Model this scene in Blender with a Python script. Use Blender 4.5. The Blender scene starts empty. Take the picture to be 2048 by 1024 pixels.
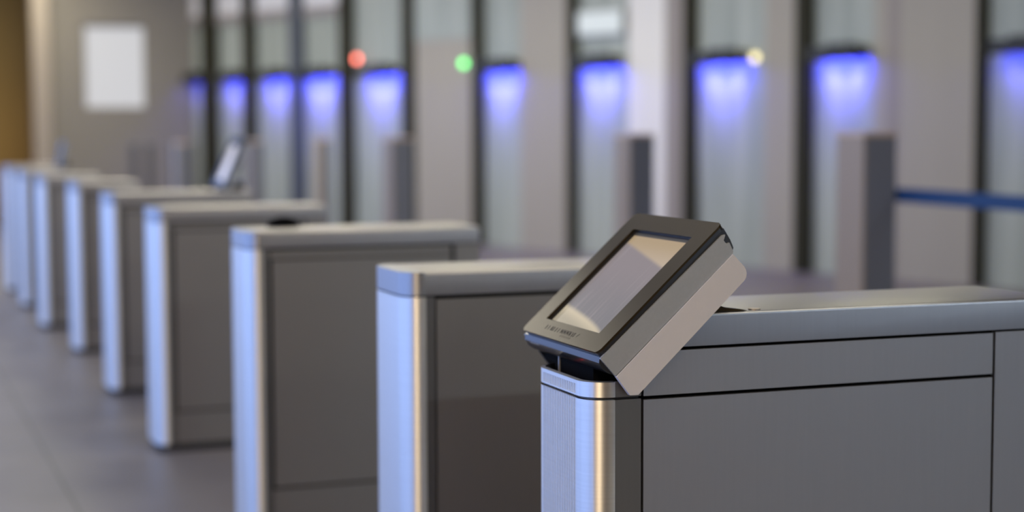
import bpy, bmesh, math, random
from mathutils import Vector, Matrix
random.seed(4)
C = bpy.context.scene.collection
R = math.radians
sc = bpy.context.scene

# ------------------------------------------------------------------ materials
MAT = {}; ANR = .25
SPT = {'bezel_plastic': (1, .74, .42)}
def mat(name, col, rough=.5, metal=0., spec=.5, noise=0., nscale=(20, 20, 20), bump=0., coat=0., emit=None, estr=0., aniso=0.):
    m = bpy.data.materials.new(name); m.use_nodes = True
    nt = m.node_tree; b = nt.nodes['Principled BSDF']
    b.inputs['Base Color'].default_value = (*col, 1)
    b.inputs['Roughness'].default_value = rough
    b.inputs['Metallic'].default_value = metal
    b.inputs['Specular IOR Level'].default_value = spec
    if name in SPT: b.inputs['Specular Tint'].default_value = (*SPT[name], 1)
    b.inputs['Coat Weight'].default_value = coat
    b.inputs['Coat Roughness'].default_value = .06
    b.inputs['Anisotropic'].default_value = aniso
    if emit:
        b.inputs['Emission Color'].default_value = (*emit, 1); b.inputs['Emission Strength'].default_value = estr
    if noise or bump:
        tc = nt.nodes.new('ShaderNodeTexCoord'); mp = nt.nodes.new('ShaderNodeMapping'); mp.inputs['Scale'].default_value = nscale
        no = nt.nodes.new('ShaderNodeTexNoise'); no.inputs['Scale'].default_value = 1; no.inputs['Detail'].default_value = 4
        nt.links.new(tc.outputs['Object'], mp.inputs[0]); nt.links.new(mp.outputs[0], no.inputs['Vector'])
        if noise:
            mx = nt.nodes.new('ShaderNodeMix'); mx.data_type = 'RGBA'
            mx.inputs['A'].default_value = (*[c*(1-noise) for c in col], 1); mx.inputs['B'].default_value = (*[min(1, c*(1+noise)) for c in col], 1)
            nt.links.new(no.outputs['Fac'], mx.inputs['Factor']); nt.links.new(mx.outputs['Result'], b.inputs['Base Color'])
        if bump:
            bp = nt.nodes.new('ShaderNodeBump'); bp.inputs['Strength'].default_value = bump; bp.inputs['Distance'].default_value = .001
            nt.links.new(no.outputs['Fac'], bp.inputs['Height']); nt.links.new(bp.outputs[0], b.inputs['Normal'])
    if aniso:
        tg = nt.nodes.new('ShaderNodeTangent'); tg.direction_type = 'UV_MAP'; tg.uv_map = 'UVMap'
        nt.links.new(tg.outputs[0], b.inputs['Tangent']); b.inputs['Anisotropic Rotation'].default_value = ANR
    MAT[name] = m; return m

mat('brushed_steel', (.90, .90, .885), .42, 1, aniso=.9, noise=.06, nscale=(3, 3, 260))
mat('cap_brushed', (.46, .47, .50), .40, 1, aniso=.85, noise=.06, nscale=(3, 3, 260))
mat('cap_steel', (.42, .40, .395), .36, 1, noise=.05, nscale=(160, 160, 3))
mat('panel_steel', (.37, .345, .315), .44, 1, noise=.03, nscale=(160, 160, 5))
mat('panel_steel_cool', (.455, .455, .47), .44, 1, noise=.03, nscale=(160, 160, 5))  # cooler copy of the panel steel; cool light on the nearest gate coloured in
mat('cap_steel_cool', (.39, .39, .405), .36, 1, noise=.04, nscale=(160, 160, 3))  # cap steel copy with the same cool light in its colour
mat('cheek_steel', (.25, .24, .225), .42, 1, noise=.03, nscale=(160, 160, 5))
mat('plate_steel', (.42, .43, .43), .5, .6, noise=.06, nscale=(160, 160, 160))
mat('arm_paint', (.56, .555, .575), .55, 0, noise=.02, nscale=(90, 90, 90))
mat('seam_black', (.004, .004, .004), .9, spec=.05)
mat('plinth_black', (.03, .028, .025), .5)
mat('black_plastic', (.012, .012, .014), .30, 0, .5, coat=.3)
mat('bezel_plastic', (.024, .017, .008), .25, 0, .25, noise=.1, nscale=(60, 60, 60))
mat('ledge_plastic', (.03, .025, .018), .35)
mat('mark_grey', (.018, .014, .008), .6)
mat('chrome', (.62, .55, .46), .35, 1)
mat('beige_panel', (.38, .345, .30), .55, 0, noise=.05, nscale=(3, 3, .6))
mat('white_panel', (.82, .79, .77), .5, noise=.03, nscale=(3, 3, .6))
mat('strip_panel', (.30, .26, .24), .5)
mat('mullion_dark', (.030, .028, .016), .6, spec=.15)
mat('mullion_bluelit', (.075, .085, .105), .5)  # mullion copy with the downlights' blue put into its colour
mat('post_slim', (.085, .08, .085), .6)
mat('post_beige', (.38, .30, .22), .45)
mat('post_dark', (.185, .195, .23), .5)  # shaded sides of the beige posts as a colour; reused for small fittings
mat('post_cap', (.62, .47, .36), .5)
mat('belt_blue', (.008, .055, .18), .6, noise=.05, nscale=(300, 300, 300))
mat('wall_grey', (.27, .245, .22), .7, noise=.04, nscale=(1, 1, 1))
mat('wall_column', (.42, .36, .32), .6)
mat('wall_gold', (.30, .20, .07), .6)
mat('wall_brown', (.155, .115, .072), .7)
mat('wall_cool', (.60, .66, .76), .7)
mat('wall_slate', (.09, .11, .17), .7)
mat('wall_cream', (.75, .62, .45), .7)
mat('ceiling_white', (.40, .375, .345), .8)
mat('frame_grey', (.3, .3, .3), .5)
mat('lamp_black', (.012, .012, .013), .5)
mat('led_red', (.1, .02, .02), .4, emit=(1, .20, .13), estr=8)
mat('led_green', (.02, .1, .03), .4, emit=(.16, 1, .22), estr=5.5)
mat('led_cream', (.1, .1, .05), .4, emit=(1, .86, .44), estr=3)
mat('led_dot', (.1, 0, 0), .4, emit=(1, .02, .02), estr=3)
mat('strip_blue', (.02, .02, .1), .4, emit=(.03, .06, 1), estr=3)
mat('patch_white', (.5, .5, .5), .4, emit=(.72, .85, .85), estr=.4)
mat('window_pane', (.15, .15, .15), .4, emit=(.82, .82, .86), estr=.62)

def frosted():
    m = mat('frosted_glass', (.40, .42, .38), .32, 0, .5)
    nt = m.node_tree; b = nt.nodes['Principled BSDF']
    tc = nt.nodes.new('ShaderNodeTexCoord'); mp = nt.nodes.new('ShaderNodeMapping'); mp.inputs['Scale'].default_value = (7, 7, .5)  # vertical reflection streaks put into the glass colour
    no = nt.nodes.new('ShaderNodeTexNoise'); no.inputs['Scale'].default_value = 1; no.inputs['Detail'].default_value = 2
    rp = nt.nodes.new('ShaderNodeValToRGB')
    rp.color_ramp.elements[0].position = .3; rp.color_ramp.elements[0].color = (.31, .335, .29, 1)
    rp.color_ramp.elements[1].position = .7; rp.color_ramp.elements[1].color = (.45, .475, .42, 1)
    nt.links.new(tc.outputs['Object'], mp.inputs[0]); nt.links.new(mp.outputs[0], no.inputs['Vector'])
    nt.links.new(no.outputs['Fac'], rp.inputs[0]); nt.links.new(rp.outputs[0], b.inputs['Base Color'])
frosted()

def floor_mat():
    m = mat('stone_floor', (.3, .28, .27), .44, 0, .36)
    nt = m.node_tree; b = nt.nodes['Principled BSDF']; N = nt.nodes.new; Lk = nt.links.new
    tc = N('ShaderNodeTexCoord'); sp = N('ShaderNodeSeparateXYZ'); Lk(tc.outputs['Object'], sp.inputs[0])
    def line(out, off, period, w):
        a = N('ShaderNodeMath'); a.operation = 'ADD'; a.inputs[1].default_value = off; Lk(out, a.inputs[0])
        w_ = N('ShaderNodeMath'); w_.operation = 'PINGPONG'; w_.inputs[1].default_value = period/2; Lk(a.outputs[0], w_.inputs[0])
        l = N('ShaderNodeMath'); l.operation = 'LESS_THAN'; l.inputs[1].default_value = w; Lk(w_.outputs[0], l.inputs[0]); return l.outputs[0]
    jx = line(sp.outputs['X'], .5, 1.8, .006); jy = line(sp.outputs['Y'], -4.6, 12.0, .004)
    mx_ = N('ShaderNodeMath'); mx_.operation = 'MAXIMUM'; Lk(jx, mx_.inputs[0]); Lk(jy, mx_.inputs[1])
    no = N('ShaderNodeTexNoise'); no.inputs['Scale'].default_value = 2.2; no.inputs['Detail'].default_value = 6; Lk(tc.outputs['Object'], no.inputs['Vector'])
    rp = N('ShaderNodeValToRGB'); rp.color_ramp.elements[0].position = .3; rp.color_ramp.elements[1].position = .75
    rp.color_ramp.elements[0].color = (.150, .131, .125, 1); rp.color_ramp.elements[1].color = (.198, .174, .166, 1); Lk(no.outputs['Fac'], rp.inputs[0])
    mix = N('ShaderNodeMix'); mix.data_type = 'RGBA'; mix.inputs['B'].default_value = (.075, .07, .065, 1)
    Lk(mx_.outputs[0], mix.inputs['Factor']); Lk(rp.outputs[0], mix.inputs['A']); Lk(mix.outputs['Result'], b.inputs['Base Color'])
floor_mat()

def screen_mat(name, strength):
    """room reflections painted as glow: mauve base, cream top band, cream foot fan, streaks (UV 0..1)"""
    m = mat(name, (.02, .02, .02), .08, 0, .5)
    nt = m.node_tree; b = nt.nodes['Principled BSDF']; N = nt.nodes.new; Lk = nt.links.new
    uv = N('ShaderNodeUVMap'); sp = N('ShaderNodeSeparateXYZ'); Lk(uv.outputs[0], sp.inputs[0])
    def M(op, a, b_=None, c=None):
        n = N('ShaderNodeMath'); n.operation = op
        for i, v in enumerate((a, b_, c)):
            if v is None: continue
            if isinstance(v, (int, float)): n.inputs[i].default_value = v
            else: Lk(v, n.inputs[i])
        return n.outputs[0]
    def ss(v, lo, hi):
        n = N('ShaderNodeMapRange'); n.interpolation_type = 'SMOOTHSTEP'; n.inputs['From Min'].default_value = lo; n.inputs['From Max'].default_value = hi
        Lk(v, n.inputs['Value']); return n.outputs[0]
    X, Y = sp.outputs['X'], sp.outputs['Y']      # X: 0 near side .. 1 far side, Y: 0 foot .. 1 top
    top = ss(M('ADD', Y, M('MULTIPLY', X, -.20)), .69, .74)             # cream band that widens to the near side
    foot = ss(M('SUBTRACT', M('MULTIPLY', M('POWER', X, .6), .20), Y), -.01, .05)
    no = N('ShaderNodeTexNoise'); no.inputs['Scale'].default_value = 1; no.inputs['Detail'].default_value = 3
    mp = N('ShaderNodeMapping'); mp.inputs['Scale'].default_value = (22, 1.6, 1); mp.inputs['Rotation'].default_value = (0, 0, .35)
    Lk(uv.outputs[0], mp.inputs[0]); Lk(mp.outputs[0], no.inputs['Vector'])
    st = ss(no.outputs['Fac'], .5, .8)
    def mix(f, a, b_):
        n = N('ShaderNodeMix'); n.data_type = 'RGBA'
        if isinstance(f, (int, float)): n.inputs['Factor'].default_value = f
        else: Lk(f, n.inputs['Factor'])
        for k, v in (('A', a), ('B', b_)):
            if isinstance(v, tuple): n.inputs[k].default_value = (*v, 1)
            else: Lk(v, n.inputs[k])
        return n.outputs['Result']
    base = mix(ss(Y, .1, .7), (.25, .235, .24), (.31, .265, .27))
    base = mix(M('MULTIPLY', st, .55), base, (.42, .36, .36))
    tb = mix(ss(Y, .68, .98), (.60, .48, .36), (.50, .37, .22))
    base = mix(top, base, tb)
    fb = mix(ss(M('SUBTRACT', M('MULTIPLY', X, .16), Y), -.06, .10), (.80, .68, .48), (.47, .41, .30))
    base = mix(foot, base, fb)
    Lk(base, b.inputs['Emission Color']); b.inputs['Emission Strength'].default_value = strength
screen_mat('screen_reflection', .82)  # mirrored room colours put in as emission
mat('screen_blue', (.02, .02, .02), .15, emit=(.70, .66, .71), estr=1.0)

# ------------------------------------------------------------------ mesh helpers
def link(name, bm, m, parent=None, smooth=True, ang=32):
    bmesh.ops.recalc_face_normals(bm, faces=bm.faces[:])
    if m in ('brushed_steel', 'cap_brushed'):
        uvl = bm.loops.layers.uv.verify()
        for f in bm.faces:
            n_ = f.normal; t_ = Vector((1, 0, 0)) if abs(n_.z) > .8 else Vector((-n_.y, n_.x, 0)).normalized(); b_ = n_.cross(t_)
            for l in f.loops: l[uvl].uv = (l.vert.co.dot(t_), l.vert.co.dot(b_))
    me = bpy.data.meshes.new(name); bm.to_mesh(me); bm.free()
    if me.uv_layers and m in ('brushed_steel', 'cap_brushed'): me.uv_layers[0].name = 'UVMap'
    if isinstance(m, str): m = MAT[m]
    me.materials.append(m)
    if smooth:
        for p in me.polygons: p.use_smooth = True
        me.set_sharp_from_angle(angle=R(ang))
    o = bpy.data.objects.new(name, me); C.objects.link(o)
    if parent: o.parent = parent
    return o
def empty(name, loc, rz=0):
    o = bpy.data.objects.new(name, None); C.objects.link(o); o.location = loc; o.rotation_euler.z = rz
    o.empty_display_size = .1; return o
def tag(o, label, cat, group=None, kind=None):
    if label: o['label'] = label
    if cat: o['category'] = cat
    if group: o['group'] = group
    if kind: o['kind'] = kind
    return o
def struct(o): o['kind'] = 'structure'; return o
def bevel(bm, w, seg=2, ang=30):
    if w <= 0: return
    es = [e for e in bm.edges if len(e.link_faces) == 2 and e.calc_face_angle(0) > R(ang)]
    if es: bmesh.ops.bevel(bm, geom=es, offset=w, segments=seg, affect='EDGES', profile=.5, clamp_overlap=True)
def prism(bm, poly, f, a, b):
    """poly of 2-D points, f(p, q, h) -> Vector, extruded from h=a to h=b"""
    A = [bm.verts.new(f(p, q, a)) for p, q in poly]; B = [bm.verts.new(f(p, q, b)) for p, q in poly]
    n = len(poly)
    bm.faces.new(A); bm.faces.new(B[::-1])
    for i in range(n): bm.faces.new((A[i], B[i], B[(i+1) % n], A[(i+1) % n]))
def ring(bm, outer, inner, f, a, b):
    """frame between two outlines with the same number of points"""
    n = len(outer)
    V = [[bm.verts.new(f(p, q, h)) for p, q in o] for h in (a, b) for o in (outer, inner)]
    oa, ia, ob, ib = V
    for i in range(n):
        j = (i+1) % n
        for q in ((oa[i], oa[j], ia[j], ia[i]), (ob[i], ib[i], ib[j], ob[j]), (oa[i], ob[i], ob[j], oa[j]), (ia[i], ia[j], ib[j], ib[i])): bm.faces.new(q)
def XY(p, q, h): return Vector((p, q, h))
def XZ(p, q, h): return Vector((p, h, q))
def box(bm, x0, x1, y0, y1, z0, z1): prism(bm, [(x0, y0), (x1, y0), (x1, y1), (x0, y1)], XY, z0, z1)
def bx(x0, x1, y0, y1, z0, z1, bv=0, seg=2):
    bm = bmesh.new(); box(bm, x0, x1, y0, y1, z0, z1); bevel(bm, bv, seg); return bm
def rrect(x0, x1, y0, y1, r, n=6):
    out = []
    for cx, cy, a0 in ((x1-r, y1-r, 0), (x0+r, y1-r, 90), (x0+r, y0+r, 180), (x1-r, y0+r, 270)):
        for k in range(n+1):
            a = R(a0+90*k/n); out.append((cx+r*math.cos(a), cy+r*math.sin(a)))
    return out
def cyl(bm, c, r, h, axis='Z', n=28):
    f = {'Z': lambda p, q, t: Vector((c[0]+p, c[1]+q, c[2]+t)), 'Y': lambda p, q, t: Vector((c[0]+p, c[1]+t, c[2]+q)), 'X': lambda p, q, t: Vector((c[0]+t, c[1]+p, c[2]+q))}[axis]
    prism(bm, [(r*math.cos(2*math.pi*k/n), r*math.sin(2*math.pi*k/n)) for k in range(n)], f, 0, h)

# ------------------------------------------------------------------ the room
FAR_Y, LEFT_X, RIGHT_X, BACK_Y, CEIL = 23.6, -2.8, 12.5, -6.0, 3.6
struct(link('floor', bx(LEFT_X-.2, RIGHT_X+.2, BACK_Y-.2, 26.2, -.1, 0), 'stone_floor', smooth=False))
struct(link('ceiling', bx(LEFT_X-.2, RIGHT_X+.2, BACK_Y-.2, 26.2, CEIL, CEIL+.1), 'ceiling_white', smooth=False))
struct(link('wall_back', bx(LEFT_X-.2, 4.3, BACK_Y-.2, BACK_Y, 0, CEIL), 'wall_brown', smooth=False))
struct(link('wall_back_grey', bx(4.3, 7.2, BACK_Y-.2, BACK_Y, 0, CEIL), 'wall_cool', smooth=False))  # unseen wall section toned to brighten and cool the near gate's reflections
struct(link('wall_back_dark', bx(7.2, RIGHT_X+.2, BACK_Y-.2, BACK_Y, 0, CEIL), 'wall_slate', smooth=False))  # unseen section, darkened to dim those reflections to the right
struct(link('wall_right', bx(RIGHT_X, RIGHT_X+.2, BACK_Y, 26.2, 0, CEIL), 'wall_brown', smooth=False))
# left side: a glazed front to daylight; unseen cream end added for warm reflections
struct(link('wall_left', bx(LEFT_X-.2, LEFT_X, BACK_Y, -2.4, 0, CEIL), 'wall_brown', smooth=False))
struct(link('wall_left_pale', bx(LEFT_X-.2, LEFT_X, -2.4, 1.0, 0, CEIL), 'wall_cream', smooth=False))
struct(link('baseboard_left', bx(LEFT_X-.2, LEFT_X, 1.0, 26.2, 0, .12), 'frame_grey', smooth=False))
struct(link('trim_1', bx(LEFT_X-.2, LEFT_X, 1.0, 26.2, 3.3, CEIL), 'frame_grey', smooth=False))
for i in range(8):
    y = 2.0+3.2*i
    struct(link('trim_%d' % (2+i), bx(LEFT_X-.12, LEFT_X-.02, y-.04, y+.04, .12, 3.3), 'frame_grey', smooth=False))

# far wall with a bright window, the pale column and the warm recess at the left edge of the picture
bm = bmesh.new()
WX0, WX1, WZ0, WZ1 = 1.64, 2.47, 1.50, 2.62
box(bm, 1.20, WX0, FAR_Y, FAR_Y+.2, 0, CEIL); box(bm, WX1, 3.22, FAR_Y, FAR_Y+.2, 0, CEIL)
box(bm, WX0, WX1, FAR_Y, FAR_Y+.2, 0, WZ0); box(bm, WX0, WX1, FAR_Y, FAR_Y+.2, WZ1, CEIL)
struct(link('wall_far', bm, 'wall_grey', smooth=False))
w = struct(link('window_1', bx(WX0, WX1, FAR_Y+.10, FAR_Y+.13, WZ0, WZ1), 'window_pane', smooth=False))
bm = bmesh.new(); ring(bm, [(WX0, WZ0), (WX1, WZ0), (WX1, WZ1), (WX0, WZ1)], [(WX0+.03, WZ0+.03), (WX1-.03, WZ0+.03), (WX1-.03, WZ1-.03), (WX0+.03, WZ1-.03)], XZ, FAR_Y+.05, FAR_Y+.10)
f_ = link('window_frame', bm, 'wall_grey', smooth=False); f_.parent = w
struct(link('column_1', bx(.98, 1.20, FAR_Y-.15, FAR_Y+.25, 0, CEIL, .01), 'wall_column'))
struct(link('wall_recess', bx(.30, 2.2, 25.0, 25.2, 0, CEIL), 'wall_gold', smooth=False))

struct(link('wall_shield', bx(.30, .40, 22.6, 25.0, 0, CEIL), 'wall_gold', smooth=False))  # unseen partition added to keep daylight off the recess and column
struct(link('trim_15', bx(LEFT_X-.2, .30, 25.0, 25.2, 3.3, CEIL), 'frame_grey', smooth=False))
struct(link('baseboard_far', bx(LEFT_X-.2, .30, 25.0, 25.2, 0, .12), 'frame_grey', smooth=False))
# the long wall of portals: s runs along it away to the left, t comes out towards the hall
P0 = Vector((6.7425, 13.096)); EW = Vector((-.33588, .94190)); NW = Vector((-.94190, -.33588))
WROT = math.atan2(EW.y, EW.x)
wl = empty('portal_wall', (P0.x, P0.y, 0), WROT); wl['kind'] = 'group'
# local frame: x = s, y = -t (rotation by WROT maps +x to EW, +y to -NW or NW)
YS = 1 if (Vector((-EW.y, EW.x))-NW).length < .1 else -1
def wbox(s0, s1, t0, t1, z0, z1, bv=0):
    y0, y1 = sorted((YS*t0, YS*t1)); return bx(s0, s1, y0, y1, z0, z1, bv)
def place(o):
    o.location = (P0.x, P0.y, 0); o.rotation_euler.z = WROT; return o
bpy.data.objects.remove(wl)
H = 3.59
struct(place(link('wall_portal', wbox(-4.2, 11.45, -.30, -.16, 0, H), 'wall_grey', smooth=False)))
panels = [(-1.341, -.605, 'beige_panel'), (-.605, -.477, 'strip_panel'), (-.477, -.335, 'beige_panel'), (.530, .880, 'beige_panel'),
          (1.899, 2.137, 'strip_panel'), (2.137, 2.635, 'white_panel'), (3.520, 3.75, 'beige_panel'), (3.75, 4.250, 'white_panel'), (5.056, 6.060, 'beige_panel'), (11.07, 11.40, 'wall_grey'), (-4.0, -2.10, 'beige_panel')]
# note: s grows to the left, so each bay is listed from its right edge to its left edge
panels[6] = (3.530, 3.80, 'beige_panel'); panels[7] = (3.80, 4.250, 'beige_panel')
for k, (a, b, m) in enumerate(panels):
    struct(place(link('wall_panel_%d' % (k+1), wbox(a, b, -.16, 0, 0, H, .006), m)))
mull = [(-1.437, -1.341), (.348, .530), (1.744, 1.899), (3.407, 3.530), (4.903, 5.056), (6.060, 6.318), (7.311, 7.559), (8.351, 8.640), (9.461, 9.725), (10.394, 10.754)]
for k, (a, b) in enumerate(mull):
    struct(place(link('trim_%d' % (20+k), wbox(a+.01, b-.01, -.16, .02, 0, H, .004), 'mullion_bluelit' if k == 7 else 'mullion_dark')))
bays = [(-2.10, -1.437), (-.335, .348), (.880, 1.744), (2.635, 3.407), (4.250, 4.903), (6.318, 7.311), (7.559, 8.351), (8.640, 9.461), (9.725, 10.394), (10.754, 11.07)]
for k, (a, b) in enumerate(bays):
    struct(place(link('door_%d' % (k+1), wbox(a, b, -.09, -.05, 0, H), 'frosted_glass', smooth=False)))
# a transom rail across the far bays, a white band in place of the light above it and the lighter fascia over the wide beige panel
struct(place(link('wall_fascia_11', wbox(5.07, 6.05, 0, .012, 2.23, H), 'frosted_glass', smooth=False)))
for k in range(6, 10):
    a, b = bays[k]
    struct(place(link('trim_%d' % (40+k), wbox(a, b, -.05, -.01, 2.60, 2.72), 'strip_panel', smooth=False)))
    struct(place(link('wall_fascia_%d' % k, wbox(a, b, -.05, -.03, 2.72, H), 'white_panel', smooth=False)))

# blue downlights over every bay
LAMPS = [(-1.80, .62, 'at the right edge of the picture'), (.014, .66, 'first whole one from the right, behind the nearest post with the belt'), (1.41, .72, 'second whole one from the right, beside the cream indicator'),
         (3.06, .72, 'in the bay under the white patch of light'), (4.585, .70, 'between the green indicator and the light-patch bay'), (6.75, .76, 'just right of the red indicator'),
         (8.00, .78, 'just left of the red indicator'), (8.98, .74, 'fourth from the left end'), (9.99, .62, 'third from the left end'), (10.90, .34, 'at the left end, half behind a dark post')]
LAB = ['black downlight with faint blue glow at the right edge of the picture', 'black downlight with blue glow above the belted post', 'black downlight with blue glow beside the round cream indicator',
       'black downlight with blue glow below the white patch of light', 'black downlight with blue glow right of the green indicator', 'black downlight with blue glow right of the red indicator',
       'black downlight with blue glow left of the red indicator', 'black downlight with blue glow, third from the far left end of the row', 'black downlight with blue glow, second from the far left end of the row', 'narrow black downlight with dim blue glow at the far left end']
PW = [.35, 1, 1, 1, 1, 1, 1, .75, .5, .3]
for k, (s, wd, _) in enumerate(LAMPS):
    p = P0+EW*s
    rt = empty('downlight', (p.x, p.y, 1.86), WROT)
    tag(rt, LAB[k], 'downlight', 'blue downlights along the portal wall')
    def lb(s0, s1, t0, t1, z0, z1, bv=0): 
        y0, y1 = sorted((YS*t0, YS*t1)); return bx(s0, s1, y0, y1, z0, z1, bv)
    hw = wd*.40
    bm = lb(-hw, hw, -.05, .14, .02, .105); y0, y1 = sorted((YS*.13, YS*.14)); box(bm, -hw, hw, y0, y1, -.012, .02)
    for q0 in (-hw, hw-.008): box(bm, q0, q0+.008, *sorted((YS*-.02, YS*.13)), -.006, .02)
    link('housing', bm, 'lamp_black', rt, smooth=False)
    link('mounting_plate', lb(-hw*.5, hw*.5, -.05, .05, .105, .135, .004), 'lamp_black', rt)
    link('light_strip', lb(-hw*.95, hw*.95, -.04, -.01, .010, .02), 'strip_blue', rt, smooth=False)
    q = p+NW*.10
    def aim(name, ld, pos, tgt):
        lo = bpy.data.objects.new(name, ld); C.objects.link(lo)
        z = (Vector(pos)-Vector(tgt)).normalized(); xa = Vector((EW.x, EW.y, 0)); xa = (xa-z*xa.dot(z)).normalized(); ya = z.cross(xa)
        lo.matrix_world = Matrix(((xa.x, ya.x, z.x, pos[0]), (xa.y, ya.y, z.y, pos[1]), (xa.z, ya.z, z.z, pos[2]), (0, 0, 0, 1)))
    ld = bpy.data.lights.new('downlight_glow', 'AREA'); ld.shape = 'RECTANGLE'; ld.size = wd*.78; ld.size_y = .04
    ld.color = (.045, .055, 1); ld.energy = 12*PW[k]*wd/.7
    aim('downlight_glow', ld, (q.x, q.y, 1.876), (p.x-NW.x*.07, p.y-NW.y*.07, 1.55))
    for sg in (-1, 1):
        sp = bpy.data.lights.new('downlight_spot', 'SPOT'); sp.spot_size = R(60); sp.spot_blend = 1; sp.shadow_soft_size = .03
        sp.color = (.17, .16, 1); sp.energy = 50*PW[k]*(wd/.7)
        a_ = q+EW*sg*wd*.36; b_ = p-NW*.07+EW*sg*wd*.08
        aim('downlight_spot', sp, (a_.x, a_.y, 1.872), (b_.x, b_.y, 1.58))
# indicators
for s, z, m, lab in ((7.169, 2.062, 'led_red', 'round red indicator light on a dark post of the portal wall'), (5.175, 1.959, 'led_green', 'round green indicator light on the wide beige panel'), (1.028, 1.902, 'led_cream', 'round cream indicator light beside a blue downlight')):
    p = P0+EW*s
    rt = empty('indicator_light', (p.x, p.y, z), WROT); tag(rt, lab, 'indicator light', 'round indicators on the portal wall')
    bm = bmesh.new(); cyl(bm, (0, 0, 0), .040, YS*.07 if s != 1.028 else YS*.02, 'Y'); 
    back = -.06 if s != 5.246 else 0
    for v in bm.verts: v.co.y += YS*back
    link('housing', bm, 'frame_grey', rt)
    e = .07+back if s != 1.028 else .02+back
    bm = bmesh.new(); cyl(bm, (0, YS*e, 0), .034, YS*.02, 'Y'); bevel(bm, .008); link('lens', bm, m, rt)
# made-up glowing panel for the bright light in the fourth bay's glass
p = P0+EW*3.04
rt = empty('light_patch', (p.x, p.y, 2.30), WROT); tag(rt, 'white patch of light high in the bay left of the white column', 'light')
bm = bx(-.33, .33, *sorted((YS*-.05, YS*.0)), -.13, .13, .01); link('housing', bm, 'frame_grey', rt)
bm = bx(-.31, .31, *sorted((YS*0, YS*.015)), -.11, .11, .005); link('patch_face', bm, 'patch_white', rt)

# ------------------------------------------------------------------ posts and belt
def post(x, y, wx, wy, h, label, beige=True, group='square posts beyond the gates'):
    rt = empty('square_post', (x+wx/2, y+wy/2, 0)); tag(rt, label, 'post', group)
    bm = bmesh.new(); box(bm, -wx/2, wx/2, -wy/2, wy/2, .03, h-.02); bevel(bm, .006)
    # left face keeps its beige; shade on the other sides is put into colour
    link('shaded_core' if beige else 'shaft', bm, 'post_dark' if beige else 'post_slim', rt)
    if beige:
        link('lit_face', bx(-wx/2-.012, -wx/2, -wy/2, wy/2, .03, h-.02, .004), 'post_beige', rt)
    link('top_cap', bx(-wx/2-.014, wx/2+.002, -wy/2-.002, wy/2+.002, h-.02, h, .005), 'post_cap' if beige else 'post_dark', rt)
    link('foot_plate', bx(-wx/2-.02, wx/2+.02, -wy/2-.02, wy/2+.02, 0, .03, .004), 'plinth_black', rt)
    return rt
pb = post(3.414, 7.376, .173, .25, 1.285, 'tall square post with beige front, holding the end of the blue belt')
link('belt_head', bx(.0865, .10, -.06, .06, .92, 1.04, .004), 'post_dark', pb)
post(3.506, 10.338, .167, .24, 1.257, 'square post with beige front just above the nearest touchscreen')
post(2.640, 12.80, .155, .26, 1.22, 'square post with beige front rising behind the third gate from the front')
post(3.298, 17.58, .10, .26, 1.163, 'slim square post below the downlight left of the red indicator')
post(2.000, 14.86, .09, .22, 1.18, 'slim square post just right of the distant touchscreen')
post(1.62, 16.4, .10, .22, 1.15, 'slim square post behind the distant touchscreen, seen left of it')
for x, dx, lab in ((1.72, .07, 'leftmost slim grey post under the bright window'), (1.90, .07, 'second slim grey post from the left under the bright window'), (2.17, .08, 'third slim grey post from the left, before the far wall'), (2.36, .08, 'fourth slim grey post from the left, before the far wall')):
    post(x, 20.0, dx, .12, 1.10, lab, False, 'slim grey posts before the far wall')
pr = post(3.62, 5.0, .173, .25, 1.285, 'square post with beige front at the other end of the blue belt')
bm = bmesh.new()
pts = [(3.601, 7.50), (3.606, 7.0), (3.612, 6.4), (3.618, 5.8), (3.60, 5.251)]
x0, y0 = 3.60, 7.50
bmb = bx(3.598, 3.602, 5.252, 7.56, .942, 1.012)
be = link('retractable_belt', bmb, 'belt_blue', smooth=False)
tag(be, 'blue fabric barrier belt stretched from the tall beige-fronted post', 'belt')

# ------------------------------------------------------------------ gates
YG = [2.8445, 3.8597, 5.4782, 7.1032, 8.688, 10.339, 11.6642, 13.0549, 14.3119]
XG = [.0, -.010, -.039, -.0745, -.050, -.0305, -.0915, -.092, -.090]
LG = [1.03, .82, .787, .718, .72, .385, .40, .38, .38]
WID, RC = .266, .050
hw = WID/2
def nose_outline(x0, xn, y0=-hw, y1=hw, r=RC, ribs=False, n=10):
    o = [(xn, y1)]
    for k in range(n+1):
        a = R(90+90*k/n); o.append((x0+r+r*math.cos(a), y1-r+r*math.sin(a)))
    if ribs:
        a, b = y1-r-.004, y0+r+.002; N = 19; p = (a-b)/N
        for k in range(N):
            t = a-k*p
            o += [(x0, t), (x0+.004, t-.0008), (x0+.004, t-p*.45), (x0, t-p*.45-.0008)]
    for k in range(n+1):
        a = R(180+90*k/n); o.append((x0+r+r*math.cos(a), y0+r+r*math.sin(a)))
    o.append((xn, y0)); return o
GL = ['nearest steel access gate, with ribbed rounded front, carrying the large touchscreen', 'second steel access gate from the front, plain top, left of the large touchscreen', 'third steel access gate from the front, with a flat black reader on top',
      'fourth steel access gate from the front, its foot on the floor in full view', 'fifth steel access gate from the front, carrying the distant lit touchscreen', 'sixth steel access gate from the front, fourth from the far end of the row',
      'seventh steel access gate from the front, third from the far end', 'second to last steel access gate at the far left, carrying a dark terminal', 'farthest steel access gate, cut by the left edge of the picture']
GG = 'steel access gates in one row'

def soft_top(bm, zt, w, seg=3):
    es = [e for e in bm.edges if all(abs(v.co.z-zt) < 1e-5 for v in e.verts) and len(e.link_faces) == 2]
    bmesh.ops.bevel(bm, geom=es, offset=w, segments=seg, affect='EDGES', profile=.5, clamp_overlap=True)

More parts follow.
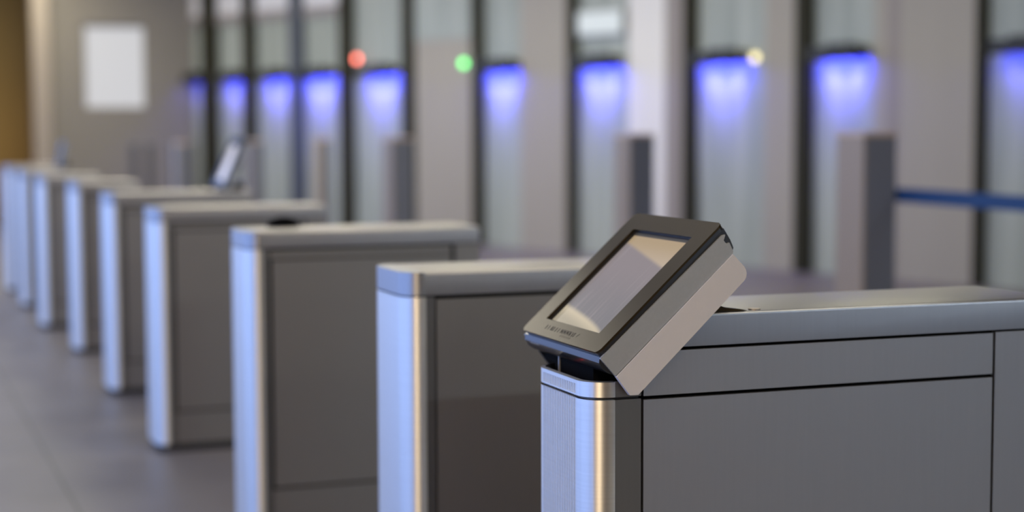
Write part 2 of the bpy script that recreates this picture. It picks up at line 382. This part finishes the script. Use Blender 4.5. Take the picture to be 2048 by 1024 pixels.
def gate(i):
    L = LG[i]; y = YG[i]; x = XG[i]
    rt = empty('access_gate', (x, y+hw, 0)); tag(rt, GL[i], 'gate', GG)
    near = i == 0
    # plinth and dark inner body that shows in the seams
    bm = bmesh.new(); prism(bm, nose_outline(.012, L-.012, -hw+.012, hw-.012, RC-.01), XY, 0, .034); link('plinth', bm, 'plinth_black', rt)
    bm = bmesh.new()
    if near: prof = [(.012, .03), (.012, .846), (.135, .846), (.205, .935), (.268, .985), (L-.012, .985), (L-.012, .03)]
    else: prof = [(.03, .03), (.03, .985), (L-.008, .985), (L-.008, .03)]
    prism(bm, prof, XZ, -hw+(.0075 if not near else .03), hw-(.0075 if not near else .03)) if not near else None
    if near:
        prism(bm, prof, XZ, -hw+.012, hw-.012)
    # keep the inner body inside the rounded front
    for v in bm.verts:
        if v.co.x < .06: v.co.x = RC+.01 if near else RC
    link('inner_body', bm, 'seam_black', rt, smooth=False)
    x1 = .1255 if near else .0755                      # end of the rounded front
    x2 = .1305 if near else .0795                      # start of the side panels
    x3 = L-.150 if near else L-.098
    x4 = L-.144 if near else L-.086
    if near: x3, x4 = .8795, .8855
    zt = .851 if near else .9415
    bm = bmesh.new(); xc = .0745 if near else .0535
    prism(bm, nose_outline(.02 if near else 0, xc, ribs=near, r=RC), XY, .032, zt)
    if not near: bevel(bm, .005, 3, 50)
    link('rounded_front', bm, 'brushed_steel', rt, ang=28)
    d = .010
    link('cheek', bx(xc+.0004, x1, -hw, hw, .032, zt, .0012, 1), 'cheek_steel', rt)
    for sgn, nm in ((-1, 'near'), (1, 'far')):
        def slab(name, a, b, z0, z1, ins=0., m='panel_steel', bv=.0028, yy=0):
            ya, yb = sorted((sgn*(hw-ins), sgn*(hw-ins-d))); return link(name, bx(a, b, ya, yb, z0, z1, bv), m, rt)
        if near:
            slab('upper_side_panel', x2, x3, .8550, .9350, m='panel_steel_cool')
            slab('side_panel', x2, x3, .07, .8480, m='panel_steel_cool')
            slab('kick_panel', x2, x3, .034, .066)
        elif i == 1:
            slab('side_panel', x2, x3, .175, .936); slab('kick_panel', x2, x3, .034, .168, .003)
        else:
            slab('top_rail', x2, x3, .912, .936, .004)
            slab('side_panel', x2+.006, x3, .172, .906, .002); slab('kick_panel', x2, x3, .034, .164, .004)
    if near:
        link('rear_panel', bx(x4, L, -hw, hw, .034, .9365, .004), 'panel_steel_cool', rt)
    else:
        link('rear_panel', bx(x4, L, -hw, hw, .034, .9415, .004), 'panel_steel', rt)
    # top cap
    bm = bmesh.new()
    if near:
        prism(bm, [(.192, .9410), (.252, 1.0), (L, 1.0), (L, .9410)], XZ, -hw, hw)
        # leave the slanted end sharp, soften the long top edges
        es = [e for e in bm.edges if all(abs(v.co.z-1) < 1e-5 for v in e.verts)]
        bmesh.ops.bevel(bm, geom=es, offset=.006, segments=3, affect='EDGES', profile=.5)
    else:
        prism(bm, nose_outline(0, xc), XY, .9455, 1.0)
        es = [e for e in bm.edges if all(abs(v.co.z-1) < 1e-5 for v in e.verts) and any(v.co.x < xc-.001 for v in e.verts)]
        bmesh.ops.bevel(bm, geom=es, offset=.007, segments=3, affect='EDGES', profile=.5, clamp_overlap=True)
        link('cap_front', bm, 'cap_brushed', rt, ang=28)
        bm = bmesh.new(); box(bm, xc+.0003, L, -hw, hw, .9455, 1.0)
        es = [e for e in bm.edges if all(abs(v.co.z-1) < 1e-5 for v in e.verts) and any(v.co.x > xc+.001 for v in e.verts)]
        bmesh.ops.bevel(bm, geom=es, offset=.007, segments=3, affect='EDGES', profile=.5, clamp_overlap=True)
    link('top_cap', bm, 'cap_steel_cool' if near else 'cap_steel', rt)
    if near:
        # open collar on the front, with a dark tray inside
        bm = bmesh.new()
        n1 = nose_outline(.02, xc, ribs=True)
        inner = []
        for (p, q) in n1:
            # pull each point towards the inside by the wall thickness
            yy = max(-hw+.008, min(hw-.008, q)); xx = p
            r = RC-.008
            if xx < .02+RC and abs(yy) > hw-RC:
                cx, cy = .02+RC, math.copysign(hw-RC, yy); v = Vector((p-cx, q-cy)); v = v.normalized()*r; xx, yy = cx+v.x, cy+v.y
            elif xx < .02+.0075: xx = .028
            inner.append((xx, yy))
        nn = len(n1)
        def lay(pts, z): return [bm.verts.new((p, q, z)) for p, q in pts]
        plain = [(max(p, .02) if p < .0245 and abs(q) < hw-RC else p, q) for p, q in n1]
        plain = [(.02 if (p < .0245 and abs(q) < hw-RC+.001) else p, q) for p, q in n1]
        inn2 = [(p+(.006 if p < .07 else 0), q*(.965)) for p, q in inner]
        rows = [lay(plain, .8560), lay(plain, .8590), lay(n1, .8592), lay(n1, .8765), lay(plain, .8767), lay(plain, .8835), lay(inner, .8850), lay(inn2, .8640)]
        for r0, r1 in zip(rows, rows[1:]):
            for k in range(nn-1): bm.faces.new((r0[k], r0[k+1], r1[k+1], r1[k]))
        link('collar', bm, 'brushed_steel', rt, ang=28)
        for sg in (-1, 1): link('collar_cheek', bx(xc+.0004, x1, *sorted((sg*hw, sg*(hw-.007))), .8560, .8845, .001, 1), 'cheek_steel', rt)
        bm = bmesh.new(); prism(bm, nose_outline(.0275, x1-.002, -hw+.0075, hw-.0075, RC-.008), XY, .8515, .8660); link('reader_tray', bm, 'black_plastic', rt)
        # moulded lump of the reader and its pilot light
        bm = bmesh.new(); bmesh.ops.create_uvsphere(bm, u_segments=20, v_segments=10, radius=1)
        for v in bm.verts: v.co = Vector((.070+v.co.x*.028, -.098+v.co.y*.022, .868+v.co.z*.009))
        link('reader_window', bm, 'plate_steel', rt)
        bm = bmesh.new(); cyl(bm, (.044, .052, .8655), .0022, .003); link('pilot_light', bm, 'led_dot', rt)
        # oval grommet on the top
        bm = bmesh.new(); cyl(bm, (.367, -hw+.024, 1.0), .0115, .0022); bevel(bm, .0008); link('grommet', bm, 'chrome', rt)
    return rt
for i in range(9): gate(i)

# ------------------------------------------------------------------ touchscreen terminals
def terminal(loc, tilt, scale, label, screen, foot, arms=True):
    """loc: world point of the near lower corner of the face; foot: world z that the neck stands on"""
    t = R(tilt); O = Vector(loc); U = Vector((math.cos(t), 0, math.sin(t))); Nn = Vector((-math.sin(t), 0, math.cos(t))); Yv = Vector((0, 1, 0))
    WK = .3765
    base = Vector((O.x+.08*scale, O.y+WK/2*scale, foot))
    rt = empty('touchscreen_terminal', base); tag(rt, label, 'touchscreen', 'touchscreen terminals on the gates')
    def F(u, yv, n): return O+(U*u+Yv*yv+Nn*n)*scale-base
    def UN(u, n, h): return F(u, h, n)
    def UY(u, yv, h): return F(u, yv, h)
    # housing behind the face
    bm = bmesh.new()
    prism(bm, [(-.002, -.0105), (-.010, -.018), (-.0125, -.032), (-.009, -.046), (-.003, -.056), (.312, -.056), (.3205, -.051), (.3255, -.036), (.3285, -.018), (.3295, -.0105)], UN, .004, WK-.004)
    bevel(bm, .0025*scale, 2, 40); link('housing', bm, 'black_plastic', rt)
    # face frame
    n = 8
    o_ = rrect(-.001, .3325, 0, WK, .014, n); i_ = rrect(.0385, .2905, .060, .3185, .002, n)
    o3 = rrect(.0, .3315, .0012, WK-.0012, .013, n); i3 = rrect(.0375, .2915, .059, .3195, .002, n)
    bm = bmesh.new(); ring(bm, o3, i3, UY, -.0104, -.0038); link('side_band', bm, 'black_plastic', rt)
    bm = bmesh.new(); ring(bm, o_, i_, UY, -.0040, 0); bevel(bm, .0015*scale, 3, 50); bz = link('face_frame', bm, 'bezel_plastic', rt)
    o2 = rrect(.030, .300, .050, .328, .002, 2); i2 = rrect(.0435, .2815, .0735, .3115, .001, 2)
    bm = bmesh.new(); ring(bm, o2, i2, UY, -.0098, -.0072); link('inner_frame', bm, 'ledge_plastic', rt, smooth=False)
    bm = bmesh.new(); uvl = bm.loops.layers.uv.new('UVMap')
    c = [(.040, .070), (.285, .070), (.285, .315), (.040, .315)]
    prism(bm, c, UY, -.0094, -.0086)
    for f in bm.faces:
        for l in f.loops:
            q = l.vert.co-F(0, 0, 0); l[uvl].uv = ((q.dot(Yv)/scale-.0735)/.238, (q.dot(U)/scale-.0435)/.238)
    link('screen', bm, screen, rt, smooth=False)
    # worn printing under the screen: strokes too faint to read
    if scale > .95:
        bm = bmesh.new(); rnd = random.Random(7)
        def stroke(y0, u0, y1, u1, wd=.0011):
            dy, du = y1-y0, u1-u0; l = math.hypot(dy, du) or 1; px, pu = -du/l*wd/2, dy/l*wd/2
            prism(bm, [(u0+pu, y0+px), (u1+pu, y1+px), (u1-pu, y1-px), (u0-pu, y0-px)], UY, -.0004, .00025)
        yc = .283
        for kind in 'IINIIIMMMNVI/':
            h = .0105; u0 = .0155
            if kind == 'I': stroke(yc, u0, yc, u0+h, .0022); yc -= .0125
            elif kind == '/': stroke(yc, u0+.002, yc-.005, u0+h, .0011); yc -= .012
            elif kind == 'N': stroke(yc, u0, yc, u0+h); stroke(yc, u0+h, yc-.006, u0); stroke(yc-.006, u0, yc-.006, u0+h); yc -= .012
            elif kind == 'V': stroke(yc, u0+h, yc-.004, u0); stroke(yc-.004, u0, yc-.008, u0+h); yc -= .012
            else:
                stroke(yc, u0, yc, u0+h); stroke(yc, u0+h, yc-.004, u0+.003); stroke(yc-.004, u0+.003, yc-.008, u0+h); stroke(yc-.008, u0+h, yc-.008, u0); yc -= .0135
        for k in range(7): stroke(.195-k*.0075, .0085, .1935-k*.0075, .0125, .0008)
        lt = link('lettering', bm, 'mark_grey', bz, smooth=False)
        # thin ridges moulded into the lower edge
        bm = bmesh.new()
        prism(bm, [(-.0105, -.020), (-.0115, -.020), (-.0115, -.0212), (-.0105, -.0212)], UN, .30, .345)
        link('vent_ridge', bm, 'plate_steel', rt, smooth=False)
    # side plates, one on each side, with a notch at the top
    pl = [(-.0042, -.0125), (-.0030, -.0114), (.3175, -.0165), (.3225, -.0195), (.3200, -.0215), (.3133, -.0250), (.3128, -.0300), (.3140, -.0345), (.3190, -.0365), (.3140, -.0535), (.3110, -.0555), (-.0045, -.0555)]
    for a, b in ((-.0015, .004), (WK-.004, WK+.0015)):
        bm = bmesh.new(); prism(bm, pl, UN, a, b); bevel(bm, .0008*scale, 1, 40); link('side_plate', bm, 'plate_steel', rt)
    if arms:
        ar = [(-.0042, -.0572), (.3093, -.0562), (.3108, -.0880), (.3092, -.0955), (.3058, -.1018), (.3000, -.1062), (.2943, -.1080), (.0038, -.1116), (-.0084, -.1002)]
        for a, b in ((-.0040, .0060), (WK-.006, WK+.004)):
            bm = bmesh.new(); prism(bm, ar, UN, a, b); bevel(bm, .0016*scale, 2, 40); ao = link('side_arm', bm, 'arm_paint' if a < .1 else 'lamp_black', rt)
            if a > .1: ao['label'] = 'black side arm'
        bm = bmesh.new(); prism(bm, [(.012, -.0565), (.300, -.0565), (.300, -.086), (.25, -.094), (.03, -.094)], UN, .0065+.03, WK-.12); link('back_cover', bm, 'black_plastic', rt)
        # black neck that stands in the collar of the gate
        for (ya, yb) in ((.075, .232), (.238, .262)):
            bm = bmesh.new(); pts = []
            xs = (O.x+.024, O.x+.080)
            zb = foot
            def zt(x): return O.z+(x-O.x)*math.tan(t)-.030
            ya_, yb_ = O.y+ya, O.y+yb
            prism(bm, [(xs[0], zb), (xs[1], zb), (xs[1], zt(xs[1])-.02), (xs[0], zt(xs[0])-.005)], lambda p, q, h: Vector((p, h, q))-base, ya_, yb_)
            link('neck', bm, 'seam_black', rt)
        bm = bmesh.new(); box(bm, O.x+.026, O.x+.080, O.y+.264, O.y+.318, O.z-.0535, O.z-.014)
        for v in bm.verts: v.co -= base
        link('side_mount', bm, 'seam_black', rt, smooth=False)
        bm = bmesh.new(); box(bm, O.x+.0205, O.x+.0238, O.y+.2335, O.y+.2365, foot, O.z-.03)  # pale strip standing in for the light gap through the neck
        for v in bm.verts: v.co -= base
        link('gap_strip', bm, 'plate_steel', rt, smooth=False)
        # dark gusset that braces the back of the terminal on the cap
        bm = bmesh.new(); prism(bm, [(.258, 1.0006), (.344, 1.0006), (.335, 1.003), (.300, 1.008), (.275, 1.016)], lambda p, q, h: Vector((p, h, q))-base, 2.853, 2.868)
        link('bracket', bm, 'bezel_plastic', rt)
    else:
        # a stub foot down to the top of the gate
        bm = bmesh.new(); x0 = O.x+.05*scale; w2 = .05*scale
        zz = O.z+(x0-O.x)*math.tan(t)-.06*scale/math.cos(t)
        box(bm, x0, x0+2*w2, O.y+.10*scale, O.y+.27*scale, foot, max(foot+.02, O.z+.02))
        for v in bm.verts: v.co -= base
        bevel(bm, .002); link('foot', bm, 'black_plastic', rt)
    return rt
terminal((.0337, 2.83, .941), 42.4, 1.0, 'large tilted touchscreen in a black frame on the nearest gate', 'screen_reflection', .8664)
terminal((.525, 8.70, 1.022), 66, .80, 'small distant lit touchscreen tilted on the fifth gate', 'screen_blue', 1.0004, False)
terminal((.19, 13.08, 1.03), 78, .52, 'small dark touchscreen on the second to last gate at far left', 'ledge_plastic', 1.0004, False)

# flat black reader on the third gate
rt = empty('card_reader', (.135, 5.70, 1.0003)); tag(rt, 'flat black oval card reader on top of the third gate', 'card reader')
bm = bmesh.new(); prism(bm, [(.055*math.cos(2*math.pi*k/32), .026*math.sin(2*math.pi*k/32)) for k in range(32)], XY, 0, .012); bevel(bm, .003); link('base', bm, 'seam_black', rt)
bm = bmesh.new(); bmesh.ops.create_uvsphere(bm, u_segments=24, v_segments=12, radius=1)
for v in bm.verts: v.co = Vector((v.co.x*.050, v.co.y*.022, .012+max(0, v.co.z)*.022))
link('dome', bm, 'seam_black', rt)

# ------------------------------------------------------------------ light
wd = bpy.data.worlds.new('sky'); sc.world = wd; wd.use_nodes = True
bg = wd.node_tree.nodes['Background']; bg.inputs[0].default_value = (.35, .505, 1.0, 1); bg.inputs[1].default_value = 2.15

def area(name, loc, sx, sy, energy, col, rot=(0, 0, 0)):
    ld = bpy.data.lights.new(name, 'AREA'); ld.shape = 'RECTANGLE'; ld.size = sx; ld.size_y = sy; ld.energy = energy; ld.color = col
    o = bpy.data.objects.new(name, ld); C.objects.link(o); o.location = loc; o.rotation_euler = rot; return o
WARM = (1, .94, .70); NEUT = (1, .93, .75)
for k, y in enumerate((2.5, 6.5, 10.5, 14.5, 18.5)):
    area('ceiling_lamp_hall', (-.6, y-.4, CEIL-.02), 1.2, .6, 16 if k < 2 else 32, NEUT)
    area('ceiling_lamp_gates', (1.6, y, CEIL-.02), 1.2, .3, 30, NEUT)
# wall washers in front of the portal wall
for s in (-2.5, -.2, 2.0, 4.2, 6.5, 8.8, 10.6):
    p = P0+EW*s+NW*2.3
    area('ceiling_lamp_portal', (p.x, p.y, CEIL-.02), 1.4, .3, 29 if s < 1 else 42, WARM, (0, 0, WROT))
area('recess_lamp', (.69, 23.95, .9), .3, 1.4, 2.6, (1, .72, .35), (R(90), 0, 0))
for x, e in ((1.5, 18), (5.4, 210), (7.9, 14)): area('back_fill_lamp', (x, -3.4, CEIL-.02), 1.2, .3, e, (.74, .87, 1) if x > 2 else NEUT)  # unseen lamps added to brighten and cool the gate sides
area('warm_fill', (-2.2, -.7, CEIL-.02), .3, 2.6, 95, (1, .76, .48))  # unseen lamp added to warm the cream wall for gate reflections
area('warm_streak_lamp', (-2.35, -.9, CEIL-.03), .10, .10, 45, (1, .80, .55))  # small unseen lamp added for the bright streak on rounded gate corners

# ------------------------------------------------------------------ camera
F_PX = 3495.8
cam = bpy.data.cameras.new('camera'); co = bpy.data.objects.new('camera', cam); C.objects.link(co)
cam.sensor_width = 36; cam.lens = 36*F_PX/2048; cam.clip_end = 200
pit, rol, yaw = R(4.4724), R(.1875), R(20.5197)
s_, c_ = math.sin(yaw), math.cos(yaw); sp_, cp_ = math.sin(pit), math.cos(pit); sr_, cr_ = math.sin(rol), math.cos(rol)
r0 = Vector((c_, -s_, 0)); fw = Vector((s_*cp_, c_*cp_, -sp_)); u0 = Vector((s_*sp_, c_*sp_, cp_))
rt_ = r0*cr_-u0*sr_; up = r0*sr_+u0*cr_
co.matrix_world = Matrix(((rt_.x, up.x, -fw.x, -1.1869), (rt_.y, up.y, -fw.y, 0), (rt_.z, up.z, -fw.z, 1.354), (0, 0, 0, 1)))
cam.dof.use_dof = True; cam.dof.focus_distance = 3.06; cam.dof.aperture_fstop = cam.lens/1000/.037
cam.dof.aperture_blades = 0
sc.camera = co

sc.view_settings.view_transform = 'Standard'; sc.view_settings.look = 'None'
sc.view_settings.exposure = 0; sc.view_settings.gamma = 1; sc.view_settings.use_curve_mapping = False
